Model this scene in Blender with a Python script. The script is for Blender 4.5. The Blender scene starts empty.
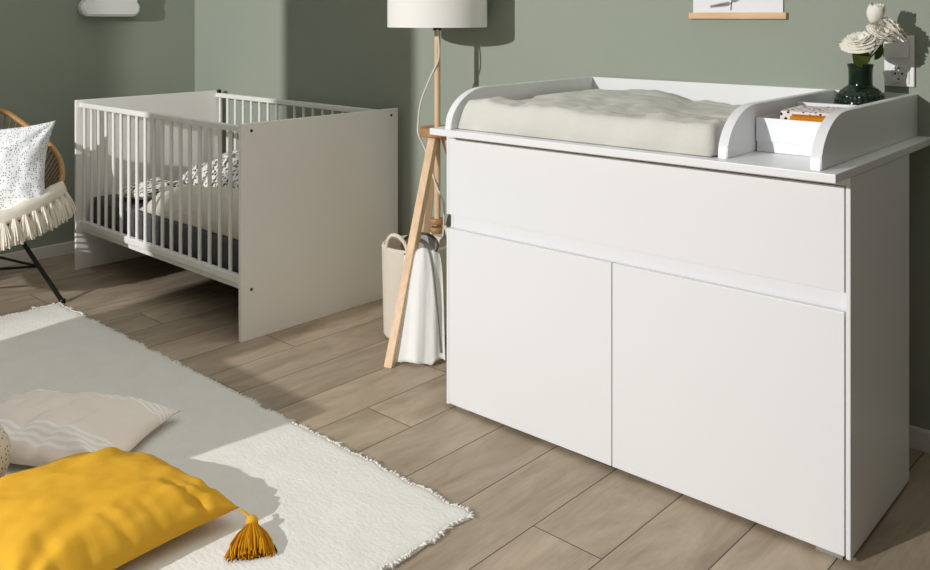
import bpy, bmesh, math, random
from mathutils import Vector, Matrix, noise
random.seed(7)
C = bpy.context.scene.collection
PI = math.pi
V = Vector
def R(d): return math.radians(d)

# ------------------------------------------------------------------ materials
def srgb(r, g, b):
    f = lambda c: (c/255/12.92) if c/255 <= .04045 else ((c/255+.055)/1.055)**2.4
    return (f(r), f(g), f(b), 1)
def mat(name, col, rough=.5, bump=None, var=None, spec=.5, **kw):
    """plain procedural material: colour broken up by noise, optional noise bump"""
    m = bpy.data.materials.new(name); m.use_nodes = True
    nt = m.node_tree; N = nt.nodes; L = nt.links
    b = N['Principled BSDF']; b.inputs['Roughness'].default_value = rough
    b.inputs['Specular IOR Level'].default_value = spec
    b.inputs['Base Color'].default_value = col
    for k, v in kw.items(): b.inputs[k.replace('_', ' ')].default_value = v
    tc = N.new('ShaderNodeTexCoord')
    if var:
        sc, amt = var
        n = N.new('ShaderNodeTexNoise'); n.inputs['Scale'].default_value = sc; n.inputs['Detail'].default_value = 4
        L.new(tc.outputs['Object'], n.inputs['Vector'])
        mr = N.new('ShaderNodeMapRange'); mr.inputs['To Min'].default_value = 1-amt; mr.inputs['To Max'].default_value = 1+amt
        L.new(n.outputs['Fac'], mr.inputs['Value'])
        mx = N.new('ShaderNodeVectorMath'); mx.operation = 'SCALE'; mx.inputs[0].default_value = col[:3]
        L.new(mr.outputs[0], mx.inputs['Scale']); L.new(mx.outputs[0], b.inputs['Base Color'])
    if bump:
        sc, st, di = bump
        n2 = N.new('ShaderNodeTexNoise'); n2.inputs['Scale'].default_value = sc; n2.inputs['Detail'].default_value = 5
        L.new(tc.outputs['Object'], n2.inputs['Vector'])
        bp = N.new('ShaderNodeBump'); bp.inputs['Strength'].default_value = st; bp.inputs['Distance'].default_value = di
        L.new(n2.outputs['Fac'], bp.inputs['Height']); L.new(bp.outputs[0], b.inputs['Normal'])
    return m
M = {}
M['wall'] = mat('sage_paint', srgb(155, 162, 148), .85, (60, .12, .004), (1.5, .025), spec=.2)
M['greige'] = mat('grey_paint', srgb(112, 107, 100), .85, (60, .12, .004), (1.5, .025), spec=.2)  # for the unseen right wall; keeps green bounce off the dresser side
M['skirting'] = mat('skirting_white', srgb(232, 230, 224), .45, var=(6, .01))
M['lacquer'] = mat('white_lacquer', srgb(231, 232, 232), .38, var=(3, .006))
M['crib_white'] = mat('crib_white', srgb(247, 244, 238), .45, var=(4, .01))
M['slat_white'] = mat('slat_white', srgb(236, 235, 230), .4, var=(4, .01))
M['screw'] = mat('dark_screw', srgb(45, 44, 40), .4, var=(50, .05))
M['black'] = mat('black_metal', srgb(24, 23, 22), .35, var=(20, .05), Metallic=.4)
M['rattan'] = mat('rattan_rim', srgb(178, 132, 76), .5, (60, .3, .002), (25, .25))
M['cord_weave'] = mat('rattan_strand', srgb(120, 92, 58), .6, (80, .3, .001), (20, .3))
M['shade'] = mat('lamp_fabric', srgb(240, 238, 232), .8, (300, .1, .001), (8, .01))
M['cable'] = mat('white_cable', srgb(225, 220, 208), .5, var=(10, .02))
M['linen'] = mat('linen_cover', srgb(209, 208, 199), .9, (140, .25, .003), (5, .02), spec=.1)
M['duvet'] = mat('beige_duvet', srgb(206, 200, 186), .9, (90, .3, .004), (5, .03), spec=.1)
M['slate'] = mat('slate_fabric', srgb(84, 85, 88), .9, (120, .3, .003), (30, .12), spec=.1)
M['ochre'] = mat('ochre_cotton', srgb(216, 165, 50), .85, (220, .15, .002), (4, .03), spec=.12)
M['ochre_thread'] = mat('ochre_thread', srgb(196, 136, 24), .85, var=(60, .18), spec=.1)
M['cream'] = mat('cream_wool', srgb(232, 224, 208), .95, (160, .4, .004), (14, .05), spec=.05)
M['rope'] = mat('cotton_rope', srgb(220, 212, 196), .9, (180, .35, .003), (14, .05), spec=.1)
M['muslin'] = mat('white_muslin', srgb(238, 238, 234), .9, (160, .25, .003), (6, .02), spec=.1)
M['felt'] = mat('grey_felt', srgb(176, 174, 168), .95, (160, .3, .003), (20, .05), spec=.05)
M['brown_edge'] = mat('brown_leather', srgb(92, 74, 58), .7, var=(30, .1))
M['grey_edge'] = mat('grey_piping', srgb(130, 134, 126), .8, var=(30, .08))
M['paper'] = mat('poster_paper', srgb(236, 236, 238), .7, var=(5, .008))
M['ink'] = mat('botanical_ink', srgb(44, 48, 50), .8, var=(90, .3))
M['plastic'] = mat('socket_plastic', srgb(238, 238, 236), .3, var=(5, .004))
M['hole'] = mat('socket_hole', srgb(40, 40, 40), .6, var=(30, .05))
M['petal'] = mat('white_petal', srgb(240, 236, 222), .7, (60, .15, .002), (30, .03), spec=.2)
M['stem'] = mat('green_stem', srgb(92, 110, 52), .6, var=(40, .15))
M['leaf'] = mat('green_leaf', srgb(112, 122, 52), .55, (60, .3, .002), (30, .2))
M['card'] = mat('white_card', srgb(240, 242, 245), .5, var=(4, .006))
M['orange'] = mat('orange_cloth', srgb(206, 128, 30), .85, (150, .3, .002), (30, .1), spec=.1)
M['ledge'] = mat('grey_foot', srgb(150, 150, 145), .4, var=(10, .02))
M['glass'] = mat('dark_green_glass', srgb(34, 54, 38), .12, var=(30, .1), Transmission_Weight=.5, IOR=1.45)

def wood_mat(name, c1, c2, axis=2, scale=9.0):
    m = bpy.data.materials.new(name); m.use_nodes = True
    nt = m.node_tree; N = nt.nodes; L = nt.links; b = N['Principled BSDF']; b.inputs['Roughness'].default_value = .5
    tc = N.new('ShaderNodeTexCoord'); mp = N.new('ShaderNodeMapping')
    s = [14*scale/9]*3; s[axis] = 1.0; mp.inputs['Scale'].default_value = s
    n = N.new('ShaderNodeTexNoise'); n.inputs['Scale'].default_value = 4; n.inputs['Detail'].default_value = 6
    cr = N.new('ShaderNodeValToRGB'); cr.color_ramp.elements[0].color = c1; cr.color_ramp.elements[1].color = c2
    cr.color_ramp.elements[0].position = .3; cr.color_ramp.elements[1].position = .7
    L.new(tc.outputs['Object'], mp.inputs['Vector']); L.new(mp.outputs[0], n.inputs['Vector'])
    L.new(n.outputs['Fac'], cr.inputs[0]); L.new(cr.outputs[0], b.inputs['Base Color'])
    return m
M['beech'] = wood_mat('beech_wood', srgb(214, 178, 138), srgb(232, 202, 166))
M['beech_x'] = wood_mat('beech_bar', srgb(206, 166, 122), srgb(226, 192, 152), axis=0)
M['walnut'] = wood_mat('brown_wood', srgb(164, 120, 74), srgb(186, 140, 92))

def plank_mat():
    m = bpy.data.materials.new('oak_planks'); m.use_nodes = True
    nt = m.node_tree; N = nt.nodes; L = nt.links; b = N['Principled BSDF']
    def MA(op, a, b2=None, c=None):
        n = N.new('ShaderNodeMath'); n.operation = op
        for i, x in enumerate((a, b2, c)):
            if x is None: continue
            if isinstance(x, (int, float)): n.inputs[i].default_value = x
            else: L.new(x, n.inputs[i])
        return n.outputs[0]
    W, LEN, X0 = .1945, 1.292, -0.733
    g = N.new('ShaderNodeNewGeometry'); sp = N.new('ShaderNodeSeparateXYZ'); L.new(g.outputs['Position'], sp.inputs[0])
    x, y = sp.outputs[0], sp.outputs[1]
    rx = MA('DIVIDE', MA('SUBTRACT', x, X0), W); row = MA('FLOOR', rx); fx = MA('SUBTRACT', rx, row)
    # end joints: offset per row, fitted to the two joints that show
    off = MA('MULTIPLY', row, .2805)
    ry = MA('ADD', MA('DIVIDE', MA('SUBTRACT', y, 1.838), LEN), MA('ADD', off, .2805*7)); col = MA('FLOOR', ry); fy = MA('SUBTRACT', ry, col)
    ex = MA('MULTIPLY', MA('MINIMUM', fx, MA('SUBTRACT', 1., fx)), W)
    ey = MA('MULTIPLY', MA('MINIMUM', fy, MA('SUBTRACT', 1., fy)), LEN)
    d = MA('MINIMUM', ex, ey)
    mr = N.new('ShaderNodeMapRange'); mr.inputs['From Min'].default_value = .0006; mr.inputs['From Max'].default_value = .0022
    L.new(d, mr.inputs['Value'])
    cmb = N.new('ShaderNodeCombineXYZ'); L.new(row, cmb.inputs[0]); L.new(col, cmb.inputs[1])
    wn = N.new('ShaderNodeTexWhiteNoise'); L.new(cmb.outputs[0], wn.inputs['Vector'])
    # grain coordinates, shifted per plank
    sc = N.new('ShaderNodeVectorMath'); sc.operation = 'MULTIPLY'; sc.inputs[1].default_value = (6, 1.7, 1); L.new(g.outputs['Position'], sc.inputs[0])
    sh = N.new('ShaderNodeVectorMath'); sh.operation = 'SCALE'; sh.inputs['Scale'].default_value = 17; L.new(wn.outputs['Color'], sh.inputs[0])
    ad = N.new('ShaderNodeVectorMath'); L.new(sc.outputs[0], ad.inputs[0]); L.new(sh.outputs[0], ad.inputs[1])
    n1 = N.new('ShaderNodeTexNoise'); n1.inputs['Scale'].default_value = 1.6; n1.inputs['Detail'].default_value = 8; n1.inputs['Roughness'].default_value = .62; n1.inputs['Distortion'].default_value = .8
    L.new(ad.outputs[0], n1.inputs['Vector'])
    sc2 = N.new('ShaderNodeVectorMath'); sc2.operation = 'MULTIPLY'; sc2.inputs[1].default_value = (10, .5, 1); L.new(ad.outputs[0], sc2.inputs[0])
    n2 = N.new('ShaderNodeTexNoise'); n2.inputs['Scale'].default_value = 2.5; n2.inputs['Detail'].default_value = 6; L.new(sc2.outputs[0], n2.inputs['Vector'])
    cr = N.new('ShaderNodeValToRGB'); e = cr.color_ramp.elements
    e[0].position = .30; e[0].color = srgb(144, 127, 107); e[1].position = .72; e[1].color = srgb(194, 177, 154)
    ne = e.new(.5); ne.color = srgb(170, 154, 132)
    f = MA('ADD', MA('MULTIPLY', n1.outputs['Fac'], .84), MA('MULTIPLY', n2.outputs['Fac'], .16))
    L.new(f, cr.inputs[0])
    tone = MA('ADD', MA('MULTIPLY', wn.outputs['Value'], .26), .87)
    t2 = N.new('ShaderNodeVectorMath'); t2.operation = 'SCALE'; L.new(cr.outputs[0], t2.inputs[0]); L.new(tone, t2.inputs['Scale'])
    mx = N.new('ShaderNodeMix'); mx.data_type = 'RGBA'; mx.inputs['A'].default_value = srgb(62, 50, 40)
    L.new(mr.outputs[0], mx.inputs['Factor']); L.new(t2.outputs[0], mx.inputs['B']); L.new(mx.outputs['Result'], b.inputs['Base Color'])
    bp = N.new('ShaderNodeBump'); bp.inputs['Strength'].default_value = .35; bp.inputs['Distance'].default_value = .002
    L.new(MA('ADD', mr.outputs[0], MA('MULTIPLY', n2.outputs['Fac'], .25)), bp.inputs['Height']); L.new(bp.outputs[0], b.inputs['Normal'])
    b.inputs['Roughness'].default_value = .5; b.inputs['Specular IOR Level'].default_value = .35
    return m
M['planks'] = plank_mat()

def rug_mat():
    m = mat('woven_wool', srgb(227, 225, 217), .95, None, (14, .05), spec=.05)
    nt = m.node_tree; N = nt.nodes; L = nt.links; b = N['Principled BSDF']
    g = N.new('ShaderNodeTexCoord'); s = N.new('ShaderNodeVectorMath'); s.operation = 'MULTIPLY'; s.inputs[1].default_value = (70, 110, 70)
    L.new(g.outputs['Object'], s.inputs[0])
    n = N.new('ShaderNodeTexNoise'); n.inputs['Scale'].default_value = 1; n.inputs['Detail'].default_value = 4; L.new(s.outputs[0], n.inputs['Vector'])
    bp = N.new('ShaderNodeBump'); bp.inputs['Strength'].default_value = .4; bp.inputs['Distance'].default_value = .005
    L.new(n.outputs['Fac'], bp.inputs['Height']); L.new(bp.outputs[0], b.inputs['Normal'])
    return m
M['rug'] = rug_mat()

def dots_mat(name, base, dot, scale, rad, jitter=.5, rough=.9):
    """base cloth with a printed spot pattern"""
    m = mat(name, base, rough, (150, .2, .002), spec=.1)
    nt = m.node_tree; N = nt.nodes; L = nt.links; b = N['Principled BSDF']
    tc = N.new('ShaderNodeTexCoord'); v = N.new('ShaderNodeTexVoronoi'); v.inputs['Scale'].default_value = scale; v.inputs['Randomness'].default_value = jitter
    L.new(tc.outputs['Object'], v.inputs['Vector'])
    mr = N.new('ShaderNodeMapRange'); mr.inputs['From Min'].default_value = rad; mr.inputs['From Max'].default_value = rad+.08; L.new(v.outputs['Distance'], mr.inputs['Value'])
    mx = N.new('ShaderNodeMix'); mx.data_type = 'RGBA'; mx.inputs['A'].default_value = dot; mx.inputs['B'].default_value = base
    L.new(mr.outputs[0], mx.inputs['Factor']); L.new(mx.outputs['Result'], b.inputs['Base Color'])
    return m
M['dotted'] = dots_mat('dotted_cotton', srgb(234, 236, 236), srgb(74, 78, 84), 112, .22, .7)
M['spotted'] = dots_mat('spotted_cotton', srgb(238, 226, 222), srgb(50, 36, 36), 85, .3, .8)
def leaf_print():
    m = mat('leaf_print_cotton', srgb(230, 229, 222), .9, (150, .2, .002), spec=.1)
    nt = m.node_tree; N = nt.nodes; L = nt.links; b = N['Principled BSDF']
    tc = N.new('ShaderNodeTexCoord'); mp = N.new('ShaderNodeMapping'); mp.inputs['Scale'].default_value = (80, 34, 70); mp.inputs['Rotation'].default_value = (.4, .5, .7)
    L.new(tc.outputs['Object'], mp.inputs['Vector'])
    v = N.new('ShaderNodeTexVoronoi'); v.inputs['Scale'].default_value = 1; L.new(mp.outputs[0], v.inputs['Vector'])
    mr = N.new('ShaderNodeMapRange'); mr.inputs['From Min'].default_value = .34; mr.inputs['From Max'].default_value = .44; L.new(v.outputs['Distance'], mr.inputs['Value'])
    mx = N.new('ShaderNodeMix'); mx.data_type = 'RGBA'; mx.inputs['A'].default_value = srgb(62, 62, 60); mx.inputs['B'].default_value = srgb(230, 229, 222)
    L.new(mr.outputs[0], mx.inputs['Factor']); L.new(mx.outputs['Result'], b.inputs['Base Color'])
    return m
M['leafprint'] = leaf_print()
def stripe_mat():
    m = mat('striped_linen', srgb(242, 231, 219), .9, (160, .2, .002), spec=.1)
    nt = m.node_tree; N = nt.nodes; L = nt.links; b = N['Principled BSDF']
    tc = N.new('ShaderNodeTexCoord'); sp = N.new('ShaderNodeSeparateXYZ'); L.new(tc.outputs['Object'], sp.inputs[0])
    def MA(op, a, b2):
        n = N.new('ShaderNodeMath'); n.operation = op
        for i, x in enumerate((a, b2)):
            if isinstance(x, (int, float)): n.inputs[i].default_value = x
            else: L.new(x, n.inputs[i])
        return n.outputs[0]
    ay = MA('ABSOLUTE', sp.outputs[1], 0)
    ph = MA('FRACT', MA('DIVIDE', MA('SUBTRACT', ay, .098), .0155), 0)
    on = MA('LESS_THAN', ph, .52)
    win = MA('MULTIPLY', MA('GREATER_THAN', ay, .098), MA('LESS_THAN', ay, .098+.0155*4))
    mx = N.new('ShaderNodeMix'); mx.data_type = 'RGBA'; mx.inputs['A'].default_value = srgb(242, 231, 219); mx.inputs['B'].default_value = srgb(250, 249, 246)
    L.new(MA('MULTIPLY', on, win), mx.inputs['Factor']); L.new(mx.outputs['Result'], b.inputs['Base Color'])
    return m
M['striped'] = stripe_mat()
M['knit'] = dots_mat('open_knit_cotton', srgb(222, 212, 194), srgb(130, 114, 94), 80, .2, .35, .95)

# ------------------------------------------------------------------ mesh helpers
def obj(name, bm, m, parent=None, smooth=None, matrix=None):
    me = bpy.data.meshes.new(name)
    bmesh.ops.recalc_face_normals(bm, faces=bm.faces)
    bm.to_mesh(me); bm.free()
    if m: me.materials.append(M[m] if isinstance(m, str) else m)
    o = bpy.data.objects.new(name, me); C.objects.link(o)
    if smooth is not None:
        me.polygons.foreach_set('use_smooth', [True]*len(me.polygons))
        if smooth < 180: me.set_sharp_from_angle(angle=R(smooth))
    if parent: o.parent = parent
    if matrix is not None: o.matrix_basis = matrix
    return o
def thing(name, label, cat, loc=(0, 0, 0), rz=0, group=None):
    o = bpy.data.objects.new(name, None); C.objects.link(o); o.location = loc; o.rotation_euler = (0, 0, rz)
    o.empty_display_size = .05
    return tag(o, label, cat, group)
def tag(o, label, cat, group=None):
    o['label'] = label; o['category'] = cat
    if group: o['group'] = group
    return o
def struct(name, bm, m):
    o = obj(name, bm, m); o['kind'] = 'structure'; return o
def box(bm, a, b, bevel=0, seg=2):
    a, b = V(a), V(b); c = (a+b)/2; d = b-a
    r = bmesh.ops.create_cube(bm, size=1, matrix=Matrix.Translation(c) @ Matrix.Diagonal((*[abs(x) for x in d], 1)))
    if bevel:
        es = {e for v in r['verts'] for e in v.link_edges}
        bmesh.ops.bevel(bm, geom=list(es), offset=bevel, segments=seg, affect='EDGES', profile=.6)
    return bm
def B(a, b, bevel=0, seg=2): return box(bmesh.new(), a, b, bevel, seg)
def tube(bm, pts, r, n=10, cap=True, closed=False):
    pts = [V(p) for p in pts]; rad = r if isinstance(r, (list, tuple)) else [r]*len(pts)
    rings = []; up = None
    for i, p in enumerate(pts):
        if closed: t = (pts[(i+1) % len(pts)]-pts[i-1]).normalized()
        else: t = (pts[min(i+1, len(pts)-1)]-pts[max(i-1, 0)]).normalized()
        if up is None:
            up = V((0, 0, 1)) if abs(t.z) < .9 else V((1, 0, 0))
        up = (up-t*up.dot(t)).normalized(); s = t.cross(up)
        rings.append([bm.verts.new(p+(up*math.cos(2*PI*k/n)+s*math.sin(2*PI*k/n))*rad[i]) for k in range(n)])
    m = len(rings)
    for i in range(m if closed else m-1):
        a, b = rings[i], rings[(i+1) % m]
        for k in range(n): bm.faces.new((a[k], a[(k+1) % n], b[(k+1) % n], b[k]))
    if cap and not closed:
        bm.faces.new(rings[0]); bm.faces.new(rings[-1])
    return bm
def lathe(bm, prof, n=40, center=(0, 0, 0)):
    c = V(center); rings = []
    for r, z in prof:
        rings.append([bm.verts.new(c+V((r*math.cos(2*PI*k/n), r*math.sin(2*PI*k/n), z))) for k in range(n)] if r > 1e-6 else [bm.verts.new(c+V((0, 0, z)))])
    for a, b in zip(rings, rings[1:]):
        for k in range(n):
            k2 = (k+1) % n
            if len(a) == 1 and len(b) == 1: continue
            if len(a) == 1: bm.faces.new((a[0], b[k], b[k2]))
            elif len(b) == 1: bm.faces.new((a[k], a[k2], b[0]))
            else: bm.faces.new((a[k], a[k2], b[k2], b[k]))
    return bm
def prism(bm, outline, y0, y1, bevel=0, axes=(0, 2, 1)):
    """outline of (p,q) pairs in axes[0],axes[1], extruded along axes[2] from y0 to y1"""
    def mk(p, q, h):
        v = [0, 0, 0]; v[axes[0]] = p; v[axes[1]] = q; v[axes[2]] = h; return bm.verts.new(v)
    a = [mk(p, q, y0) for p, q in outline]; b = [mk(p, q, y1) for p, q in outline]; n = len(a)
    fa = bm.faces.new(a); fb = bm.faces.new(b)
    for i in range(n): bm.faces.new((a[i], a[(i+1) % n], b[(i+1) % n], b[i]))
    if bevel: bmesh.ops.bevel(bm, geom=list(set(fa.edges) | set(fb.edges)), offset=bevel, segments=2, affect='EDGES')
    return bm
def spline(pts, n=8):
    pts = [V(p) for p in pts]; out = []
    for i in range(len(pts)-1):
        p0, p1, p2, p3 = pts[max(i-1, 0)], pts[i], pts[i+1], pts[min(i+2, len(pts)-1)]
        for k in range(n):
            t = k/n
            out.append(.5*((2*p1)+(p2-p0)*t+(2*p0-5*p1+4*p2-p3)*t*t+(3*p1-p0-3*p2+p3)*t**3))
    return out+[pts[-1]]
def fbm(x, y, z, s=1): return noise.fractal(V((x*s, y*s, z*s)), 1, 2, 3)
def rose_curve(a, b, t): return a+(b-a)*t
def pillow(w, h, top, bot, n=44, pinch=.09, wr=.012, seed=0., corner_lift=0., ppow=2.2, q=.55, drop=0., creases=()):
    """soft square cushion: pinched sides, pulled corners, creases fanning from the corners; lies flat, seam at z=0"""
    bm = bmesh.new(); grid = [{}, {}]
    for s in (0, 1):
        for i in range(n+1):
            for j in range(n+1):
                edge = i in (0, n) or j in (0, n)
                if s and edge: grid[1][i, j] = grid[0][i, j]; continue
                u = -math.cos(PI*i/n)*.35+(2*i/n-1)*.65; v = -math.cos(PI*j/n)*.35+(2*j/n-1)*.65
                x = w/2*u*(1-pinch*(1-v*v)*u*u); y = h/2*v*(1-pinch*(1-u*u)*v*v)
                f = max(0, (1-abs(u)**ppow)*(1-abs(v)**ppow))**q
                z = (top if s == 0 else -bot)*f
                # creases radiating from the corners and along the edges
                cr = 0
                for cx, cy in ((-1, -1), (1, -1), (1, 1), (-1, 1)):
                    dx, dy = cx*1.02-u, cy*1.02-v; d = math.hypot(dx, dy); a = math.atan2(dy, dx)
                    cr += math.sin(a*11+seed*3+cx*2+cy)*math.exp(-d*1.9)*min(1, d*2.4)
                z += wr*(cr*1.25+fbm(u*2.1+seed, v*2.1, seed*2+s*5)*.55+.45*fbm(u*5+seed, v*2.4, seed+3))*f**.45*(1 if s == 0 else .3)
                if s == 0:
                    for (p0, p1, dep, wd) in creases:
                        a, b, c = V((p0[0], p0[1], 0)), V((p1[0], p1[1], 0)), V((u, v, 0)); k = max(0, min(1, (c-a).dot(b-a)/(b-a).length_squared)); dd = (c-a-(b-a)*k)
                        r2 = dd.length/wd; z += dep*f**.4*(1-.6*k)*(-math.exp(-r2*r2)+.55*math.exp(-(r2-1.7)**2))
                z -= drop*(max(0, -u)*max(0, v))**1.5
                z += corner_lift*(abs(u)*abs(v))**2
                grid[s][i, j] = bm.verts.new((x, y, z))
    for s in (0, 1):
        g = grid[s]
        for i in range(n):
            for j in range(n):
                q4 = (g[i, j], g[i+1, j], g[i+1, j+1], g[i, j+1])
                bm.faces.new(q4 if s == 0 else q4[::-1])
    return bm
def tassel(bm, top, down, length, width, strands=46, r=.0018, seed=0, flat=None, droop=.0):
    """a bunch of yarn strands fanning out from a bound top"""
    rnd = random.Random(seed); top = V(top); d = V(down).normalized()
    a = V((0, 0, 1)).cross(d); a = a.normalized() if a.length > .1 else V((1, 0, 0)); b = d.cross(a)
    for k in range(strands):
        t = rnd.random()*2*PI; q = math.sqrt(rnd.random()); o = (a*math.cos(t)+b*math.sin(t)*(flat if flat else 1))*q
        L2 = length*rnd.uniform(.86, 1.06)
        p0 = top+o*width*.22; p1 = top+d*L2*.35+o*width*.62; p2 = top+d*L2*.7+o*width*.9; p3 = top+d*L2+o*width*rnd.uniform(.85, 1.1)+V((0, 0, -droop))
        tube(bm, [p0, p1, p2, p3], [r, r*1.2, r*1.2, r*.7], 4)
    return bm
def copy_tree(o, parent=None):
    c = o.copy(); C.objects.link(c)
    if parent: c.parent = parent
    for ch in list(o.children): copy_tree(ch, c)
    return c

# ------------------------------------------------------------------ the room
XL, YW, XR, YF, HT = -4.587, 2.714, .75, -1.3, 2.6
XN = -.16     # unseen side wall, set close to the dresser to darken its side panel
T = .12
struct('floor', B((XL-T, YF-T, -.06), (XR+T, YW+T, 0)), 'planks')
struct('wall_left', B((XL-T, YF-T, 0), (XL, YW+T, HT)), 'wall')
struct('wall_back', B((XL, YW, 0), (XR, YW+T, HT)), 'wall')
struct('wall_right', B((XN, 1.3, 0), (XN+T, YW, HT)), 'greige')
# unseen wall behind the camera; its two openings shaped to cast the lit patches
WA, WB, SILL, HEAD = (-3.44, -3.05), (-2.711, -1.45), .85, 2.3
bm = bmesh.new()
for x0, x1 in ((XL, WA[0]), (WA[1], WB[0]), (WB[1], XR)): box(bm, (x0, YF-T, 0), (x1, YF, HT))
for x0, x1 in (WA, WB):
    box(bm, (x0, YF-T, 0), (x1, YF, SILL)); box(bm, (x0, YF-T, HEAD), (x1, YF, HT))
struct('wall_front', bm, 'wall')
# unseen low blocker added beside the rug; its end throws the slanting rug shadow
struct('shadow_blocker_1', B((-3.32, .14, 0), (-2.308, .22, .66), .004), 'wall')
def skirting(name, a, b):
    o = struct(name, B(a, b, .004), 'skirting'); return o
skirting('baseboard_back', (XL, YW-.016, 0), (XR, YW, .062))
skirting('baseboard_left', (XL, YF, 0), (XL+.016, YW-.016, .062))

# ------------------------------------------------------------------ crib
cx1, cy0, CL, CW_, CH = -2.858, 1.886, 1.42, .80, .816
crib = thing('baby_crib', 'white slatted baby crib with solid end panels standing in the room corner', 'crib', (cx1-CL/2, cy0+CW_/2, 0), R(-.14))
hx, hy = CL/2, CW_/2
for sx in (-1, 1):
    x0, x1 = (hx-.018, hx) if sx > 0 else (-hx, -hx+.018)
    p = obj('end_panel', B((x0, -hy, 0), (x1, hy, CH), .002), 'crib_white', crib)
    if sx > 0:
        for y, z in ((-hy+.045, CH-.028), (hy-.04, CH-.028), (-hy+.045, .19)):
            s = bmesh.new(); bmesh.ops.create_cone(s, cap_ends=True, segments=16, radius1=.006, radius2=.005, depth=.003, matrix=Matrix.Translation((hx+.0012, y, z)) @ Matrix.Rotation(R(90), 4, 'Y'))
            obj('screw', s, 'screw', p)
for sy in (-1, 1):
    yc = -hy+.03 if sy < 0 else hy-.03
    obj('top_rail', B((-hx+.018, yc-.013, CH-.036), (hx-.018, yc+.013, CH-.012), .006, 3), 'slat_white', crib)
    obj('bottom_rail', B((-hx+.018, yc-.013, .205), (hx-.018, yc+.013, .236), .006, 3), 'slat_white', crib)
    for k in range(19):
        x = -1.33/2+1.33*k/18*1.0+.0
        s = tube(bmesh.new(), [(x, yc, .23), (x, yc, CH-.03)], .0078, 12)
        obj('slat', s, 'slat_white', crib, 40)
for sy in (-1, 1):
    yc = -hy+.045 if sy < 0 else hy-.045
    obj('side_beam', B((-hx+.018, yc-.012, .180), (hx-.018, yc+.012, .207), .003), 'slat_white', crib)
obj('bed_base', B((-hx+.02, -hy+.058, .195), (hx-.02, hy-.058, .21)), 'slate', crib)
obj('bracket', B((-hx+.02, hy-.036, CH-.012), (-hx+.042, hy-.022, CH+.006), .003), 'black', crib)
cm = tag(obj('crib_mattress', B((cx1-CL+.03, cy0+.062, .211), (cx1-.03, cy0+CW_-.07, .345), .025, 4), 'slate', None, 50), 'dark grey mattress lying in the white crib', 'mattress')

def lumpy(name, x0, x1, y0, y1, hf, m, label, cat, z0, nx=46, ny=34, wr=.012, seed=0., group=None, edge=.18, crease=0):
    """soft folded bedding: closed heightfield resting at z0"""
    bm = bmesh.new(); tp = {}; bt = {}
    cx, cy = (x0+x1)/2, (y0+y1)/2
    for i in range(nx+1):
        for j in range(ny+1):
            u, v = i/nx, j/ny; ex = min(u, 1-u)/edge/(.45 if crease else 1); ey = min(v, 1-v)/edge/ (x1-x0)*(y1-y0)*1.2
            rd = (1-(1-min(1, ex))**2.2)**.5*(1-(1-min(1, ey))**2.2)**.5
            h = hf(u, v)
            w = wr*(fbm(u*4+seed, v*4, seed)+.6*math.sin(u*17+v*9+3*fbm(u*3, v*3, seed+4)))
            if crease: w += crease*max(0, fbm(u*9+seed, v*2.2, 3)+.25)*math.exp(-((v-.13)/.07)**2)+crease*.7*abs(fbm(u*6, v*5+seed, 7))
            wob = .012*fbm(u*5, v*5, seed+9)
            bx = x0+(x1-x0)*u; by = y0+(y1-y0)*v
            bulge = 1+.03*(rd-1)
            tp[i, j] = bm.verts.new((cx+(bx-cx)*1+wob, cy+(by-cy)*1+wob, z0+max(.004, (h+w)*rd)))
            if i in (0, nx) or j in (0, ny): bt[i, j] = bm.verts.new((cx+(bx-cx)*.98, cy+(by-cy)*.98, z0))
    for i in range(nx):
        for j in range(ny): bm.faces.new((tp[i, j], tp[i+1, j], tp[i+1, j+1], tp[i, j+1]))
    rim = [(i, 0) for i in range(nx)]+[(nx, j) for j in range(ny)]+[(i, ny) for i in range(nx, 0, -1)]+[(0, j) for j in range(ny, 0, -1)]
    for a, b in zip(rim, rim[1:]+rim[:1]): bm.faces.new((bt[a], bt[b], tp[b], tp[a]))
    bm.faces.new([bt[a] for a in rim])
    return tag(obj(name, bm, m, None, 180), label, cat, group)
lumpy('baby_duvet', cx1-.93, cx1-.04, cy0+.075, cy0+.36, lambda u, v: .095+.07*u, 'duvet', 'beige padded baby duvet lying on the dark crib mattress', 'duvet', .346, wr=.008, seed=2)
lumpy('leaf_print_blanket', cx1-1.22, cx1-.06, cy0+.375, cy0+.70, lambda u, v: .115+.085*math.exp(-((u-.24)/.14)**2)*(.5+v)+.05*u+.02*math.sin(u*13+v*5), 'leafprint', 'black and white leaf print blanket bunched behind the beige crib duvet', 'blanket', .346, seed=5, wr=.014)
pm = Matrix.Translation((cx1-1.10, cy0+.235, .385)) @ Matrix.Rotation(R(-6), 4, 'Y')
tag(obj('baby_pillow', pillow(.30, .25, .055, .036, 24, seed=3), 'leafprint', None, 180, pm), 'small leaf print pillow at the far end of the crib mattress', 'pillow')

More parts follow.
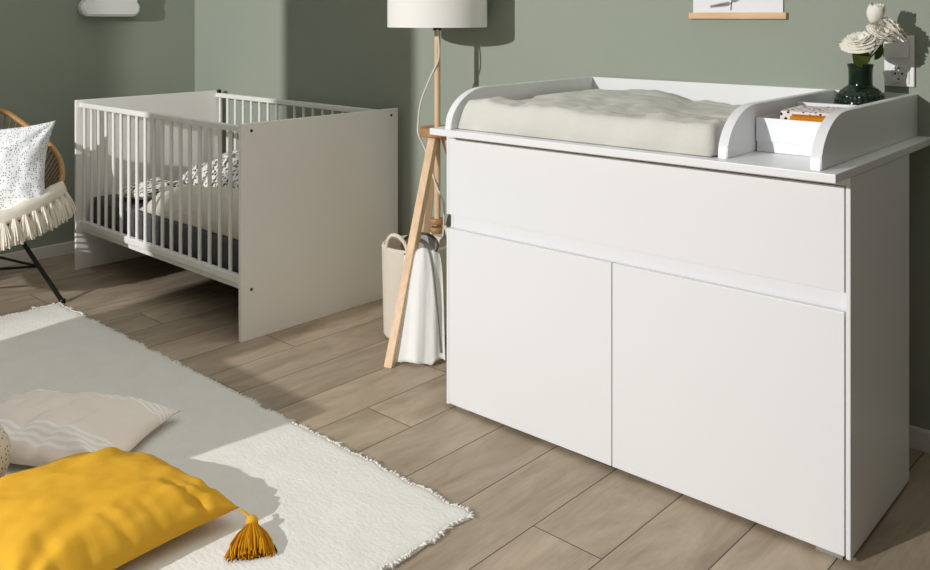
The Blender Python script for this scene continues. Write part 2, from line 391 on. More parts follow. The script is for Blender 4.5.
# ------------------------------------------------------------------ dresser and changing top (local frame of the dresser)
dresser_loc, dresser_rz = (-1.917, 2.008, 0), R(1.13)
dr = thing('changing_dresser', 'wide white dresser with one drawer above two plain doors', 'dresser', dresser_loc, dresser_rz)
DW, DD, ZB, ZT = 1.216, .457, .012, .862
def side_outline():
    return [(0, ZB), (DD, ZB), (DD, ZT), (0, ZT), (0, .603), (.022, .603), (.022, .559), (0, .559)]
for x0 in (0, DW-.010):
    obj('side_panel', prism(bmesh.new(), side_outline() if x0 == 0 else side_outline()[:4], x0, x0+.010, .0008, (1, 2, 0)), 'lacquer', dr)
obj('top_panel', B((.010, .0, ZT-.02), (DW-.010, DD, ZT), .001), 'lacquer', dr)
obj('base_panel', B((.010, .02, ZB), (DW-.010, DD-.01, ZB+.02)), 'lacquer', dr)
obj('back_panel', B((.010, DD-.012, ZB+.02), (DW-.010, DD-.004, ZT-.02)), 'lacquer', dr)
obj('grip_rail', B((.010, .022, .545), (DW-.010, .05, .618), .001), 'lacquer', dr)
obj('drawer', B((.0102, .0005, .603), (DW-.0135, .018, .840), .0012), 'lacquer', dr)
mid = .600
obj('door', B((.0102, .0005, ZB+.003), (mid-.0015, .018, .559), .0012), 'lacquer', dr)
obj('door', B((mid+.0015, .0005, ZB+.003), (DW-.0135, .018, .559), .0012), 'lacquer', dr)
for fx, fy in ((.05, .05), (DW-.05, .04), (.05, DD-.05), (DW-.05, DD-.05)):
    obj('foot', B((fx-.03, fy-.03, 0), (fx+.03, fy+.03, ZB), .002), 'ledge', dr)

ct = thing('changing_unit', 'white changing table unit with rounded rim boards on top of the dresser', 'changing table', (dresser_loc[0], dresser_loc[1], ZT), dresser_rz)
bz = .020; RH = .138; FV, BV = -.098, .680
obj('base_board', B((.022, FV-.002, 0.0005), (1.218, .69, bz), .002), 'lacquer', ct)
def rim_outline(f0, r, h, back):
    o = [(back, bz), (back, h)]
    for k in range(13):
        a = R(90+k*90/12); o.append((f0+r+r*math.cos(a), bz+(h-bz)*math.sin(a)))
    return o
for nm, u0, f0 in (('rim_board', .072, FV+.012), ('divider', .928, -.055), ('rim_board', 1.154, -.075)):
    obj(nm, prism(bmesh.new(), rim_outline(f0, .165, RH, BV), u0, u0+.024, .002, (1, 2, 0)), 'lacquer', ct, 30)
obj('back_board', B((.072, BV-.001, bz), (1.178, BV+.012, RH), .001), 'lacquer', ct)
obj('cross_board', B((.9525, .375, bz), (1.1535, .391, RH-.014), .001), 'lacquer', ct)
def dl(u, v, z):   # dresser local to world
    c, s = math.cos(dresser_rz), math.sin(dresser_rz)
    return V((dresser_loc[0]+c*u-s*v, dresser_loc[1]+s*u+c*v, z))
ZB2 = ZT+bz
# padded mat in a linen cover
def mat_height(u, v):
    front = max(0, 1-v/.30)
    return .066+.012*front+.004*math.sin(u*5+1)+.016*math.exp(-((u-.30)/.22)**2)*min(1, v*1.4)-.010*math.exp(-((u-.6)/.2)**2)*v
cmo = lumpy('changing_mat', .108, .920, FV+.03, .655, mat_height, 'linen', 'padded changing mat in a loose off-white linen cover between the rims', 'changing mat', 0, 96, 72, wr=.0045, seed=8, edge=.055, crease=.016)
cmo.matrix_basis = Matrix.Translation(dl(0, 0, ZB2+.001)) @ Matrix.Rotation(dresser_rz, 4, 'Z')
# white open box in the compartment
bx = thing('storage_box', 'open white card box in the compartment of the changing top', 'box', dl(1.0525, .232, ZB2+.001), dresser_rz)
bm = bmesh.new(); w, d, h, t = .0965, .125, .084, .004
box(bm, (-w, -d, 0), (w, d, t)); box(bm, (-w, -d, t), (w, -d+t, h)); box(bm, (-w, d-t, t), (w, d, h)); box(bm, (-w, -d+t, t), (-w+t, d-t, h)); box(bm, (w-t, -d+t, t), (w, d-t, h))
obj('box_body', bm, 'card', bx)
obj('paper_band', B((-w-.001, -d-.004, .026), (w+.001, -d-.0005, h), .001), 'card', bx)
def folded(name, m, label, p, sx, sy, hh, seed):
    bm = bmesh.new()
    prof = []
    for k in range(3):
        z = k*hh/3; box(bm, (-sx, -sy, z+.0005), (sx, sy, z+hh/3-.0005), min(.005, hh/7), 2)
    bmesh.ops.subdivide_edges(bm, edges=bm.edges[:], cuts=2, use_grid_fill=True)
    for v in bm.verts: v.co.z += .003*fbm(v.co.x*20+seed, v.co.y*20, seed)*(v.co.z/hh); v.co.x += .003*fbm(v.co.y*18, v.co.z*30, seed)
    o = tag(obj(name, bm, m, None, 60), label, 'cloth'); o.matrix_basis = Matrix.Translation(p) @ Matrix.Rotation(dresser_rz+R(4), 4, 'Z'); return o
folded('folded_cloth', 'spotted', 'folded white cloth with dark spots lying in the open white box', dl(1.056, .256, ZB2+.006), .074, .085, .094, 1)
folded('folded_cloth', 'orange', 'folded orange cloth at the front of the open white box', dl(1.082, .146, ZB2+.006), .052, .018, .088, 2)

# ------------------------------------------------------------------ vase with white flowers
vp = dl(1.073, .525, ZB2+.001)
bm = bmesh.new(); prof_o = []
H0 = .205
pts = [(.0, 0), (.045, 0), (.058, .008), (.068, .045), (.068, .085), (.060, .118), (.046, .136), (.034, .145), (.031, .152), (.031, .185), (.034, .202), (.034, H0)]
sp = spline([(r, 0, z) for r, z in pts[1:]], 12)
prof_o = [(p.x, p.z) for p in sp]
prof = [(0, 0)]+prof_o+[(r-.004, z) for r, z in reversed(prof_o) if z > .01]+[(0, .012)]
lathe(bm, prof, 192)
for v in bm.verts:     # raised hobnail pattern on the belly
    r = math.hypot(v.co.x, v.co.y)
    if r > .05 and .012 < v.co.z < .135:
        a = math.atan2(v.co.y, v.co.x); f = max(0, math.sin(a*14+v.co.z*210)*math.sin(a*14-v.co.z*210))
        k = 1+.045*f**.6; v.co.x *= k; v.co.y *= k
vase = tag(obj('flower_vase', bm, 'glass', None, 180), 'round dark green glass vase with short neck holding white flowers', 'vase'); vase.location = vp
def bloom(bm, c, axis, rad, seed, cup=.7, layers=6):
    """a many petalled white bloom: rings of curved petals"""
    rnd = random.Random(seed); ax = V(axis).normalized(); c = V(c)
    q = ax.to_track_quat('Z', 'Y').to_matrix()
    for ly in range(layers):
        f = (ly+1)/layers; npet = 3+ly; openg = R(12+62*f*cup)
        for k in range(npet):
            a0 = 2*PI*(k+.5*(ly % 2))/npet+rnd.uniform(-.2, .2); L = rad*(.72+.36*f)*rnd.uniform(.94, 1.06); Wd = rad*(.8+.75*f)
            gx, gy = 6, 6; g = {}
            for i in range(gx+1):
                for j in range(gy+1):
                    t = j/gy; s = (i/gx-.5)*2
                    wd = Wd*math.sin(PI*min(1, .15+t*.62))**.55
                    curl = openg*(.35+.75*t)
                    rr = L*t*math.sin(curl)+rad*.06; zz = L*t*math.cos(curl)*1.0
                    if cup < .3: rr = rad*(.14+.52*math.sin(PI*(.08+(.82-.15*f)*t))*(.5+.5*f)); zz = L*1.3*t+rad*.10*math.sin(s*5+k)*t**3; curl = 0
                    a = a0+s*wd/(max(rr, rad*.16)+rad*.18)*.62
                    ruf = rad*.055*math.sin(s*8+seed+k*2)*t**2
                    rr += -abs(s)*rad*.05+ruf; zz += ruf*.8-rad*.35
                    g[i, j] = bm.verts.new(c+q @ V((rr*math.cos(a), rr*math.sin(a), zz)))
            for i in range(gx):
                for j in range(gy): bm.faces.new((g[i, j], g[i+1, j], g[i+1, j+1], g[i, j+1]))
    return bm
def leaf_mesh(base, d, up, L, W):
    bm = bmesh.new(); d = V(d).normalized(); up = V(up); s = d.cross(up).normalized(); n = s.cross(d); base = V(base); prev = None
    for k in range(9):
        t = k/8; w = W*math.sin(PI*min(.999, t**.8))*.5+.0004; p = base+d*L*t-n*(.35*L*t*t)
        row = [bm.verts.new(p-s*w+n*w*.35), bm.verts.new(p), bm.verts.new(p+s*w+n*w*.35)]
        if prev:
            for i in range(2): bm.faces.new((prev[i], prev[i+1], row[i+1], row[i]))
        prev = row
    bmesh.ops.solidify(bm, geom=bm.faces[:], thickness=.0008)
    return bm
vx, vy = vp.x, vp.y
LAT = V((.7375, .6753, 0)); TOW = V((.6753, -.7375, 0))
def flower(label, head, axis, rad, seed, leaf=None, cup=.7):
    head = V(head); base = V((vx, vy, vp.z+.02)); neck = V((vx, vy, vp.z+.2))+(head-V((vx, vy, head.z)))*.16
    t = thing('white_rose', label, 'flower', base, 0, 'white flowers in the green vase')
    ax = V(axis).normalized(); e = head-ax*rad*.3
    obj('stem', tube(bmesh.new(), [p-base for p in spline([base, (base+neck)/2, neck, (neck*.45+e*.55)-V((0, 0, .004)), e], 5)], .0021, 8), 'stem', t, 60)
    bm = bloom(bmesh.new(), head-base, ax, rad, seed, cup)
    b = obj('bloom', bm, 'petal', t, 180); so = b.modifiers.new('thick', 'SOLIDIFY'); so.thickness = .0008
    if leaf:
        p, d, L, W = leaf; obj('leaf', leaf_mesh(V(p)-base, d, TOW, L, W), 'leaf', t, 60)
ctr = V((vx, vy, 0))
Hd = lambda lat, tow, z: ctr+LAT*lat+TOW*tow+V((0, 0, z))
flower('wide open white rose leaning left over the vase rim, a green leaf under it', Hd(-.012, .03, 1.148), (-.35*LAT+.35*TOW+V((0, 0, .9))), .050, 3, (Hd(-.002, .030, 1.082), -LAT*.45+TOW*.25+V((0, 0, .8)), .062, .050), .9)
flower('topmost white rosebud standing above the other flowers', Hd(.038, .0, 1.214), (V((0, 0, 1))+LAT*.12+TOW*.25), .036, 5, None, .22)
flower('full white rose in the middle right of the bunch, in front of the wall socket', Hd(.052, .012, 1.168), (.25*LAT+.5*TOW+V((0, 0, .8))), .045, 8, None, .75)
flower('rightmost white rose of the bunch with ruffled petals', Hd(.092, -.01, 1.182), (.7*LAT+.2*TOW+V((0, 0, .75))), .050, 11, (Hd(.03, .02, 1.10), LAT*.5+TOW*.2+V((0, 0, .9)), .05, .02), .8)

# ------------------------------------------------------------------ wall socket
sk = thing('wall_socket', 'white double wall plate with power socket below a blank switch, behind the flowers', 'socket', (-.799, YW, 1.0925))
obj('frame', B((-.0405, -.010, -.0725), (.0405, -.0002, .0725), .003, 3), 'plastic', sk)
obj('switch_rocker', B((-.0275, -.0135, .0085), (.0275, -.0101, .0635), .002), 'plastic', sk)
si = obj('socket_insert', B((-.0275, -.0125, -.0635), (.0275, -.0101, -.0085), .002), 'plastic', sk)
bm = bmesh.new(); mt = Matrix.Translation((0, -.013, -.036)) @ Matrix.Rotation(R(90), 4, 'X')
lathe(bm, [(.0215, -.0005), (.0215, .002), (.0195, .002), (.0185, -.0003), (0, -.0003)], 40); bm.transform(mt)
obj('socket_ring', bm, 'plastic', si, 40)
for x, z, r in ((-.0095, -.036, .003), (.0095, -.036, .003), (0, -.0205, .0028), (0, -.0515, .0028), (0, -.036, .0013)):
    bm = bmesh.new(); bmesh.ops.create_cone(bm, cap_ends=True, segments=16, radius1=r, radius2=r, depth=.001, matrix=Matrix.Translation((x, -.0133, z)) @ Matrix.Rotation(R(90), 4, 'X'))
    obj('socket_hole', bm, 'hole', si)

# ------------------------------------------------------------------ poster
po = thing('botanical_poster', 'white botanical poster with dark leaf sprig on a wooden hanger rail', 'poster', (-1.2915, YW, 1.222))
obj('paper_sheet', B((-.1535, -.006, .004), (.1535, -.005, .46)), 'paper', po)
obj('hanger_rail', B((-.166, -.0145, -.011), (.166, -.0005, .010), .002), 'beech_x', po)
obj('hanger_rail', B((-.166, -.0145, .452), (.166, -.0005, .473), .002), 'beech_x', po)
bm = bmesh.new(); rnd = random.Random(4)
def ink_leaf(x, z, ang, L, W):
    d = V((math.cos(ang), 0, math.sin(ang))); s = V((-d.z, 0, d.x)); pr = None
    for k in range(7):
        t = k/6; w = W*math.sin(PI*min(.98, .06+t*.92)); p = V((x, -.0066, z))+d*L*t
        row = (bm.verts.new(p-s*w), bm.verts.new(p+s*w))
        if pr: bm.faces.new((pr[0], pr[1], row[1], row[0]))
        pr = row
tube(bm, [(-.019, -.0064, .017), (-.014, -.0064, .07), (-.002, -.0064, .2), (.012, -.0064, .36)], .0016, 5)
for k in range(9):
    z = .040+k*.036; f = 1-k*.07; x0 = -.0175+k*.0035
    for sgn in (-1, 1):
        a = R(188-k*9) if sgn < 0 else R(24+k*6)
        L = .074*f; zz = z+(.004 if sgn > 0 else 0); dx, dz = math.cos(a), math.sin(a)
        for j in range(12):      # feathery leaflets along each leaf
            t = j/12
            for s2 in (-1, 1): ink_leaf(x0+dx*L*t, zz+dz*L*t, a+s2*R(26), .019*(1-.5*t), .0009)
        ink_leaf(x0, zz, a, L, .0011)
obj('leaf_print', bm, 'ink', po)

# ------------------------------------------------------------------ cloud lamp on the left wall
bm = bmesh.new(); out = []
def arc(cx, cz, r, a0, a1, n=12): return [(cx+r*math.cos(R(a0+(a1-a0)*k/n)), cz+r*math.sin(R(a0+(a1-a0)*k/n))) for k in range(n+1)]
out += arc(-.125, .045, .045, 265, 115)+arc(-.075, .115, .065, 190, 75)+arc(.015, .155, .075, 150, 30)+arc(.085, .105, .058, 85, -20)+arc(.125, .045, .045, 70, -85)
prism(bm, [(p*.94, q) for p, q in out], -.058, -.001, .010)
cl = tag(obj('wall_lamp', bm, 'plastic', None, 50), 'white cloud-shaped lamp mounted on the left wall above the chair', 'wall lamp')
cl.matrix_basis = Matrix.Translation((XL, 2.196, 1.219)) @ Matrix.Rotation(R(90), 4, 'Z')

# ------------------------------------------------------------------ tripod floor lamp
lp = V((-2.430, 2.4935, 0))
fl = thing('floor_lamp', 'wooden tripod floor lamp with white drum shade behind the dresser', 'floor lamp', lp)
bm = lathe(bmesh.new(), [(.192, 1.177), (.195, 1.177), (.195, 1.50), (.192, 1.50), (.192, 1.177)], 64)
sh = obj('lamp_shade', bm, 'shade', fl, 40)
bm = bmesh.new(); tube(bm, [(-.19, 0, 1.46), (.19, 0, 1.46)], .002, 6); tube(bm, [(0, -.19, 1.46), (0, .19, 1.46)], .002, 6)
obj('shade_spider', bm, 'black', sh)
obj('socket_cup', lathe(bmesh.new(), [(0, 1.165), (.017, 1.165), (.017, 1.21), (.012, 1.215), (0, 1.215)], 20), 'black', fl, 40)
obj('pole', tube(bmesh.new(), [(0, 0, .415), (0, 0, 1.17)], .0122, 16), 'beech', fl, 40)
obj('hub_plate', lathe(bmesh.new(), [(0, .752), (.066, .752), (.069, .755), (.069, .783), (.066, .786), (0, .786)], 48), 'walnut', fl, 40)
FOOT = [V((.143, -.3835, 0)), V((.235, .150, 0)), V((-.262, .150, 0))]
for k, f in enumerate(FOOT):
    d = f.normalized(); top = d*.034+V((0, 0, .752)); s = V((-d.y, d.x, 0))
    bm = bmesh.new(); h = .0205
    ring = []
    for c0 in (f, top):
        ring.append([bm.verts.new(c0+s*a*h*.75+d*b*h) for a, b in ((-1, -1), (1, -1), (1, 1), (-1, 1))])
    for i in range(4): bm.faces.new((ring[0][i], ring[0][(i+1) % 4], ring[1][(i+1) % 4], ring[1][i]))
    bm.faces.new(ring[0]); bm.faces.new(ring[1])
    bmesh.ops.bevel(bm, geom=bm.edges[:], offset=.002, segments=1, affect='EDGES')
    obj('leg', bm, 'beech', fl)
for z in (.385, .418): obj('clamp_disc', lathe(bmesh.new(), [(0, z-.011), (.026, z-.011), (.029, z-.006), (.029, z+.006), (.026, z+.011), (0, z+.011)], 28), 'walnut', fl, 40)
cab = spline([(0.012, -.012, 1.168), (.02, -.012, 1.06), (-.02, -.02, .98), (-.062, -.03, .88), (-.076, -.03, .80), (-.070, -.035, .755), (-.05, -.02, .70), (.01, -.016, .56), (.045, -.012, .50), (.035, 0, .42), (.03, .0, .36)], 8)
obj('cable', tube(bmesh.new(), cab, .0036, 8), 'cable', fl, 60)

# ------------------------------------------------------------------ basket with cloth
bc = V((-2.430, 2.378, 0))
bk = thing('rope_basket', 'tall cream cotton rope basket with looped handles behind the lamp leg', 'basket', bc)
pr = [(0, .002), (.105, .002), (.118, .012)]
nr = 26
for k in range(nr): z = .02+.325*k/(nr-1); pr += [(.121+.008*k/nr+.003*math.sin(PI*.0), z-.004), (.1245+.008*k/nr, z+.002)]
pr += [(.129, .354), (.122, .356)]+[(.118, .345), (.112, .05), (0, .045)]
obj('basket_body', lathe(bmesh.new(), pr, 56), 'rope', bk, 60)
def handle(a0, lean):
    pts = []
    for k in range(13):
        t = PI*k/12; a = a0+math.cos(t)*.42; pts.append(V((.128*math.cos(a), .128*math.sin(a), (.335+.075*math.sin(t))))+V((math.cos(a0), math.sin(a0), 0))*lean*math.sin(t))
    return tube(bmesh.new(), pts, .0072, 10)
obj('handle', handle(R(-82), .0), 'rope', bk, 60)
obj('handle', handle(R(85), .0), 'rope', bk, 60)
# round grey pad leaning inside the basket
rp = thing('felt_bowl', 'grey felt bowl with a brown edge tucked into the rope basket', 'bowl', bc+V((.055, -.035, .325)))
rpm = Matrix.Rotation(R(42.5), 4, 'Z') @ Matrix.Rotation(R(28), 4, 'X')
bm = lathe(bmesh.new(), [(0, .0), (.04, .0), (.058, .012), (.068, .045), (.065, .045), (.054, .016), (0, .012)], 40); bm.transform(rpm); obj('bowl_body', bm, 'felt', rp, 50)
bm = bmesh.new(); tube(bm, [(.0675*math.cos(2*PI*k/40), .0675*math.sin(2*PI*k/40), .046) for k in range(40)], .005, 8, closed=True); bm.transform(rpm); obj('bowl_edge', bm, 'brown_edge', rp, 60)
# muslin cloth falling over the basket rim to the floor
bm = bmesh.new(); g = {}
ns, ntt = 48, 40
a_in = V((-2.348, 2.334, .336)); rimp = V((-2.320, 2.300, .366)); mid_ = V((-2.296, 2.276, .31)); low = V((-2.218, 2.182, .012))
path = spline([a_in, rimp, mid_, mid_*.55+low*.45+V((0, 0, 0)), low], 10); npth = len(path)-1
lat = V((.7375, .6753, 0)); nrm = V((.6753, -.7375, 0))
for i in range(ns+1):
    s = (i/ns-.5)*2
    for j in range(npth+1):
        t = j/npth; p = path[j]; wid = .056+.034*t**1.1
        fold = (.75*math.sin(s*4.2+.9+t*.7)+.5*math.sin(s*9+1.7+t*1.6))
        amp = (.003+.013*t)*(.55+.35*s)
        q = p+lat*(s*wid+.004*t)+nrm*(fold*amp+.014*t*(1-s*s))
        q.z += .006*fbm(s*2, t*3, 3)-(.03*s*s*(1-t))+.010*fbm(s*1.5, 9, 1)*t
        q.z = max(q.z, .004+.003*(1+math.sin(s*8)))
        g[i, j] = bm.verts.new(q)
for i in range(ns):
    for j in range(npth): bm.faces.new((g[i, j], g[i+1, j], g[i+1, j+1], g[i, j+1]))
mc = tag(obj('muslin_cloth', bm, 'muslin', None, 180), 'white muslin cloth hanging over the basket rim down to the floor', 'cloth')
so = mc.modifiers.new('thick', 'SOLIDIFY'); so.thickness = .003; so.offset = 0
# grey piping along the cloth's fold
bm = bmesh.new(); pp = [g_ for g_ in []]
edge = []
for j in range(4, npth, 2):
    t = j/npth; s = .25+.62*t**1.2; wid = .056+.034*t**1.1
    fold = (.75*math.sin(s*4.2+.9+t*.7)+.5*math.sin(s*9+1.7+t*1.6))
    q = path[j]+lat*(s*wid+.004*t)+nrm*(fold*(.003+.013*t)*(.55+.35*s)+.014*t*(1-s*s)+.004); q.z += .006*fbm(s*2, t*3, 3)-(.03*s*s*(1-t)); edge.append(q)
obj('grey_edging', tube(bm, edge, .0042, 6), 'grey_edge', mc, 60)

# ------------------------------------------------------------------ rattan chair
CC = V((-4.142, 1.358, 0)); f_ = V((.85, -.53, 0)).normalized(); l_ = V((.53, .85, 0)).normalized()
ch = thing('rattan_chair', 'round rattan armchair with thin black metal legs by the left wall', 'armchair', CC)
ZP = [(0, .39), (20, .40), (45, .437), (65, .462), (90, .49), (110, .565), (130, .63), (150, .70), (165, .765), (180, .80)]
def rimz(a):
    a = abs((math.degrees(a)+180) % 360-180)
    for (a0, z0), (a1, z1) in zip(ZP, ZP[1:]):
        if a0 <= a <= a1: t = (a-a0)/(a1-a0); return z0+(z1-z0)*t
    return .8
def rim_pt(a, k=1.0): return f_*math.cos(a)*.36*k+l_*math.sin(a)*.38*k+V((0, 0, rimz(a)))
obj('rim_hoop', tube(bmesh.new(), [rim_pt(2*PI*k/96) for k in range(96)], .0125, 10, closed=True), 'rattan', ch, 60)
RB, ZR = .20, .315
def ring_pt(a): return f_*math.cos(a)*RB+l_*math.sin(a)*RB+V((0, 0, ZR))
obj('seat_ring', tube(bmesh.new(), [ring_pt(2*PI*k/48) for k in range(48)], .009, 8, closed=True), 'black', ch, 60)
bm = bmesh.new()
for k in range(84):
    a = 2*PI*k/84; p0, p1 = rim_pt(a), ring_pt(a)
    tube(bm, [p0, p0*.62+p1*.38-V((0, 0, .012)), p0*.28+p1*.72-V((0, 0, .012)), p1], .0042, 5)
for k in range(9):
    o = -RB+RB*2*(k+.5)/9; w = math.sqrt(RB*RB-o*o)
    tube(bm, [f_*o+l_*-w+V((0, 0, ZR)), f_*o+V((0, 0, ZR-.015)), f_*o+l_*w+V((0, 0, ZR))], .0042, 5)
obj('woven_seat', bm, 'cord_weave', ch, 60)
feet = [f_*.131+l_*.405, f_*-.34+l_*-.06, f_*.123-l_*.384]
tops = []
for ft in feet:
    a = math.atan2(ft.dot(l_), ft.dot(f_)); tp = ring_pt(a)+V((0, 0, .02)); tops.append(tp)
    bm = tube(bmesh.new(), [ft+V((0, 0, .006)), tp], .0095, 10)
    lg = obj('leg', bm, 'black', ch, 60)
    obj('foot_cap', lathe(bmesh.new(), [(0, 0), (.013, 0), (.013, .014), (.010, .018), (0, .018)], 14, ft), 'black', lg, 40)
br = [ft+(tp-ft)*.46 for ft, tp in zip(feet, tops)]
for i in range(3): obj('cross_bar', tube(bmesh.new(), [br[i], br[(i+1) % 3]], .006, 8), 'black', ch, 60)
# knitted throw over the seat with tassels along its edge
th = thing('knit_throw', 'cream knitted throw with chunky tassels draped over the rattan chair seat', 'throw', CC)
bm = bmesh.new(); g = {}; na, nr2 = 60, 12
A0, A1 = R(-75), R(84)
def throw_pt(a, t):
    # t 0 deep in the seat .. .75 on the rim .. 1 hanging just outside
    p, q = rim_pt(a), ring_pt(a)
    if t < .72: s = t/.72; b = q*(1-s)*.75+p*s*1.0+V((0, 0, (ZR)*(1-s)*.25)); return b+V((0, 0, .020+.006*math.sin(a*16)*s))
    s = (t-.72)/.28; outw = V((p.x, p.y, 0)).normalized(); e = rim_pt(a)
    return e+outw*(.02*math.sin(s*PI/2)+.008)+V((0, 0, .020-.050*s))
for i in range(na+1):
    a = A0+(A1-A0)*i/na
    for j in range(nr2+1):
        p = throw_pt(a, j/nr2); p.z += .006*fbm(a*4, j*.4, 2); g[i, j] = bm.verts.new(p)
for i in range(na):
    for j in range(nr2): bm.faces.new((g[i, j], g[i+1, j], g[i+1, j+1], g[i, j+1]))
tb = obj('throw_cloth', bm, 'cream', th, 180); so = tb.modifiers.new('thick', 'SOLIDIFY'); so.thickness = .010; so.offset = 0
NT = 26
for k in range(NT):
    a = A0+(A1-A0)*(k+.5)/NT; p = throw_pt(a, 1.0); outw = V((p.x, p.y, 0)).normalized()
    bm = bmesh.new(); tassel(bm, p+V((0, 0, .008)), V((0, 0, -1))+outw*.16, .100, .034, 70, .0034, seed=k)
    lathe(bm, [(0, .008), (.010, .004), (.011, -.006), (.008, -.012), (0, -.014)], 10, p)
    obj('tassel', bm, 'cream', th, 60)
# dotted cushion leaning in the chair
up_ = (V((0, 0, 1))*.93-f_*.36).normalized(); nn = l_.cross(up_).normalized()
nn = -nn if nn.dot(f_) < 0 else nn
ax_x = l_; ax_y = up_
pmx = Matrix((( ax_x.x, ax_y.x, nn.x, 0), (ax_x.y, ax_y.y, nn.y, 0), (ax_x.z, ax_y.z, nn.z, 0), (0, 0, 0, 1)))
cpos = CC+f_*.13+l_*.12+V((0, 0, .560))
tag(obj('scatter_cushion', pillow(.50, .44, .075, .055, 44, pinch=.14, wr=.016, seed=1.3), 'dotted', None, 180, Matrix.Translation(cpos) @ pmx @ Matrix.Rotation(R(1), 4, 'Z')), 'white cushion with small dark dots leaning in the rattan chair', 'cushion')

# ------------------------------------------------------------------ rug
rx0, rx1, ry0, ry1 = -3.803, -1.452, .02, 1.615
bm = bmesh.new(); nx, ny = 150, 100; tp = {}; bt = {}
def rug_xy(u, v):
    x = rx0+(rx1-rx0)*u; y = ry0+(ry1-ry0)*v
    k = u**8; x += .05*(1-v)*k+.016*fbm(y*14, u*2, 1)*(u**10+(1-u)**10); y += .014*fbm(x*14, v*2, 5)*(v**10+(1-v)**10)
    return x, y
for i in range(nx+1):
    for j in range(ny+1):
        x, y = rug_xy(i/nx, j/ny); e = min(i, nx-i, j, ny-j)
        z = .010+.0022*fbm(x*7, y*7, 2)+.0005*math.sin(y*160) if e else .006
        tp[i, j] = bm.verts.new((x, y, z))
        if not e: bt[i, j] = bm.verts.new((x, y, .0005))
for i in range(nx):
    for j in range(ny): bm.faces.new((tp[i, j], tp[i+1, j], tp[i+1, j+1], tp[i, j+1]))
rim = [(i, 0) for i in range(nx)]+[(nx, j) for j in range(ny)]+[(i, ny) for i in range(nx, 0, -1)]+[(0, j) for j in range(ny, 0, -1)]
for a, b in zip(rim, rim[1:]+rim[:1]): bm.faces.new((bt[a], bt[b], tp[b], tp[a]))
rug = thing('woven_rug', 'off-white woven wool rug with frayed edges on the plank floor', 'rug', (0, 0, 0))
obj('rug_weave', bm, 'rug', rug, 180)
bm = bmesh.new(); rnd = random.Random(3)
def tuft(x, y, dx, dy):
    L = rnd.uniform(.004, .013)*(2.2 if rnd.random() < .07 else 1); a = rnd.uniform(-1.1, 1.1); c, s = math.cos(a), math.sin(a); d = V((dx*c-dy*s, dx*s+dy*c, 0))
    b = V((x, y, .006))-V((dx, dy, 0))*.006
    tube(bm, [b, b+d*L*.5+V((0, 0, .003)), b+d*L+V((0, 0, rnd.uniform(-.004, .004)))], [.0024, .0022, .001], 5)
for k in range(420): x, y = rug_xy((k+rnd.random())/421, 1); tuft(x, y, 0, 1)
for k in range(240): x, y = rug_xy(1, (k+rnd.random())/241); tuft(x, y, 1, 0)
for k in range(240): x, y = rug_xy(0, .4+.6*k/240); tuft(x, y, -1, 0)
fr = obj('fringe', bm, 'rug', rug, 60)

# ------------------------------------------------------------------ cushions on the rug
ym = Matrix.Translation((-2.045, .925, .075)) @ Matrix.Rotation(R(3), 4, 'Z') @ Matrix.Rotation(R(0), 4, 'X')
yp = thing('floor_cushion', 'mustard yellow cotton cushion with corner tassel lying on the rug', 'cushion', (-2.045, .925, .012))
obj('cushion_cover', pillow(.51, .55, .086, .034, 64, pinch=.07, wr=.014, seed=.4, ppow=2.8, q=.5, drop=.06, creases=(((.95, .70), (.52, .60), .011, .05), ((.98, .30), (.62, .27), .005, .04), ((.98, .04), (.56, -.05), .008, .045), ((.97, -.28), (.66, -.25), .004, .04), ((.66, .98), (.88, .66), .009, .05), ((.98, -.55), (.5, -.5), .006, .055))), 'ochre', yp, 180, Matrix.Translation((-.017, -.016, .040)) @ Matrix.Rotation(R(3), 4, 'Z'))
base = V((-2.045, .925, .012))
A = V((-1.790, 1.205, .055))
bm = bmesh.new(); tube(bm, spline([V((-1.815, 1.190, .052))-base, V((-1.800, 1.199, .046))-base, V((-1.783, 1.205, .034))-base], 4), .0035, 6)
hd = V((-1.780, 1.203, .032)); td = V((.62, -.42, -.12)).normalized()
head = bmesh.new(); lathe(head, [(0, .014), (.010, .012), (.0145, .004), (.0145, -.006), (.011, -.013), (0, -.014)], 16)
head.transform(V((0, 0, 1)).rotation_difference(-td).to_matrix().to_4x4()); head.transform(Matrix.Translation(hd-base))
tl = obj('tassel', head, 'ochre', yp, 60)
obj('tassel_cord', bm, 'ochre', tl, 60)
bm = tassel(bmesh.new(), hd+td*.010-base, td, .105, .058, 190, .0022, 9, flat=.42, droop=.004)
for v in bm.verts: v.co.z = max(v.co.z, .0025)
obj('tassel_skirt', bm, 'ochre_thread', tl, 60)

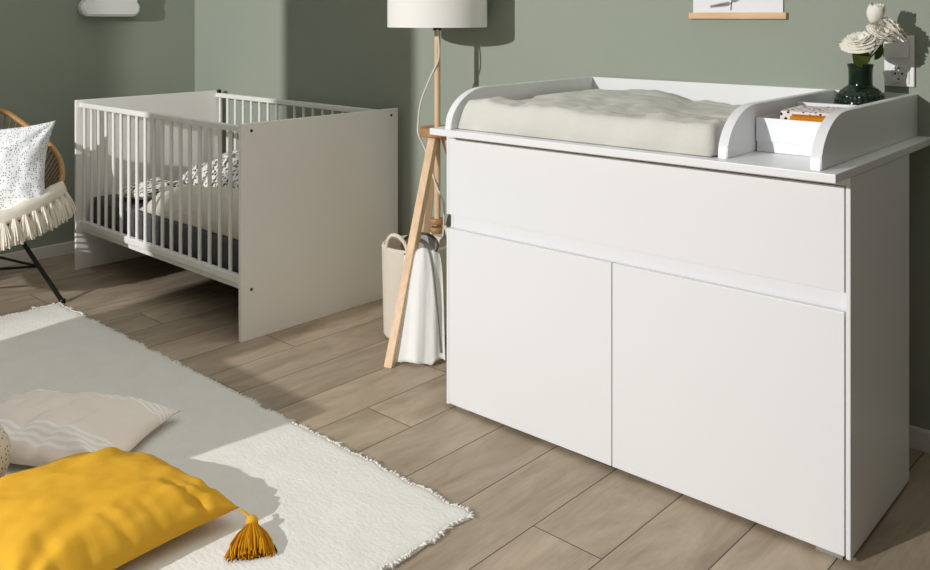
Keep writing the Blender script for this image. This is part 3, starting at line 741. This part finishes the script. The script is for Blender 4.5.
d1 = V((-.842, -.54, 0)).normalized()
sc_ = V((-2.43, 1.375, 0))+d1*.245+V((.54, -.842, 0))*.165
sm = Matrix.Translation((sc_.x-.008, sc_.y-.022, .038)) @ Matrix.Rotation(math.atan2(-d1.y, -d1.x), 4, 'Z')
tag(obj('striped_cushion', pillow(.55, .38, .085, .022, 54, pinch=.07, wr=.016, seed=2.2, creases=(((.1, -.95), (.55, .3), .010, .07), ((-.3, -.9), (.15, .35), .010, .07), ((.55, .95), (.2, .3), .008, .07))), 'striped', None, 180, sm), 'beige cushion with white stripes lying behind the yellow cushion', 'cushion')
bm = bmesh.new(); bmesh.ops.create_uvsphere(bm, u_segments=48, v_segments=32, radius=.112)
for v in bm.verts:
    a = math.atan2(v.co.y, v.co.x); v.co *= 1+.012*math.sin(a*24+v.co.z*60)
    v.co.z *= .95
tag(obj('knit_cushion', bm, 'knit', None, 180, Matrix.Translation((-2.400, .776, .122))), 'round cream open-knit cushion at the left edge beside the yellow cushion', 'cushion')

# ------------------------------------------------------------------ light, sky, camera
ld = bpy.data.lights.new('studio_lamp', 'POINT'); ld.energy = 1190; ld.shadow_soft_size = .024; ld.color = (1, .985, .985)  # unseen studio lamp behind the camera, placed where the diverging shadows meet
lo = bpy.data.objects.new('studio_lamp', ld); C.objects.link(lo); lo.location = (-2.67, -3.7, 2.35)
w = bpy.data.worlds.new('sky'); bpy.context.scene.world = w; w.use_nodes = True
nt = w.node_tree; N = nt.nodes; L = nt.links; bg = N['Background']
tc = N.new('ShaderNodeTexCoord'); sp = N.new('ShaderNodeSeparateXYZ'); L.new(tc.outputs['Generated'], sp.inputs[0])
def WM(op, p, q):
    n = N.new('ShaderNodeMath'); n.operation = op
    for i, x in enumerate((p, q)):
        if isinstance(x, (int, float)): n.inputs[i].default_value = x
        else: L.new(x, n.inputs[i])
    return n.outputs[0]
zz = WM('MAXIMUM', sp.outputs[2], 0.)
up = WM('ADD', WM('MULTIPLY', WM('POWER', zz, 1.8), .82), .24)          # brighter overhead
side = WM('ADD', WM('ADD', WM('MULTIPLY', sp.outputs[0], .32), WM('MULTIPLY', sp.outputs[1], .50)), 1.)
L.new(WM('MULTIPLY', up, WM('MAXIMUM', side, .1)), bg.inputs[1])
bg.inputs[0].default_value = (1, .985, .955, 1)

cd = bpy.data.cameras.new('camera'); co = bpy.data.objects.new('camera', cd); C.objects.link(co)
co.location = (0, 0, 1.22); co.rotation_euler = (R(90), 0, R(42.48))
cd.sensor_width = 36; cd.lens = 889/930*36; cd.shift_y = -(285-16.2)/930; cd.clip_start = .02
sc = bpy.context.scene; sc.camera = co
sc.view_settings.view_transform = 'Standard'; sc.view_settings.look = 'None'; sc.view_settings.gamma = 1; sc.view_settings.exposure = 0
sc.cycles.max_bounces = 8; sc.cycles.use_denoising = True
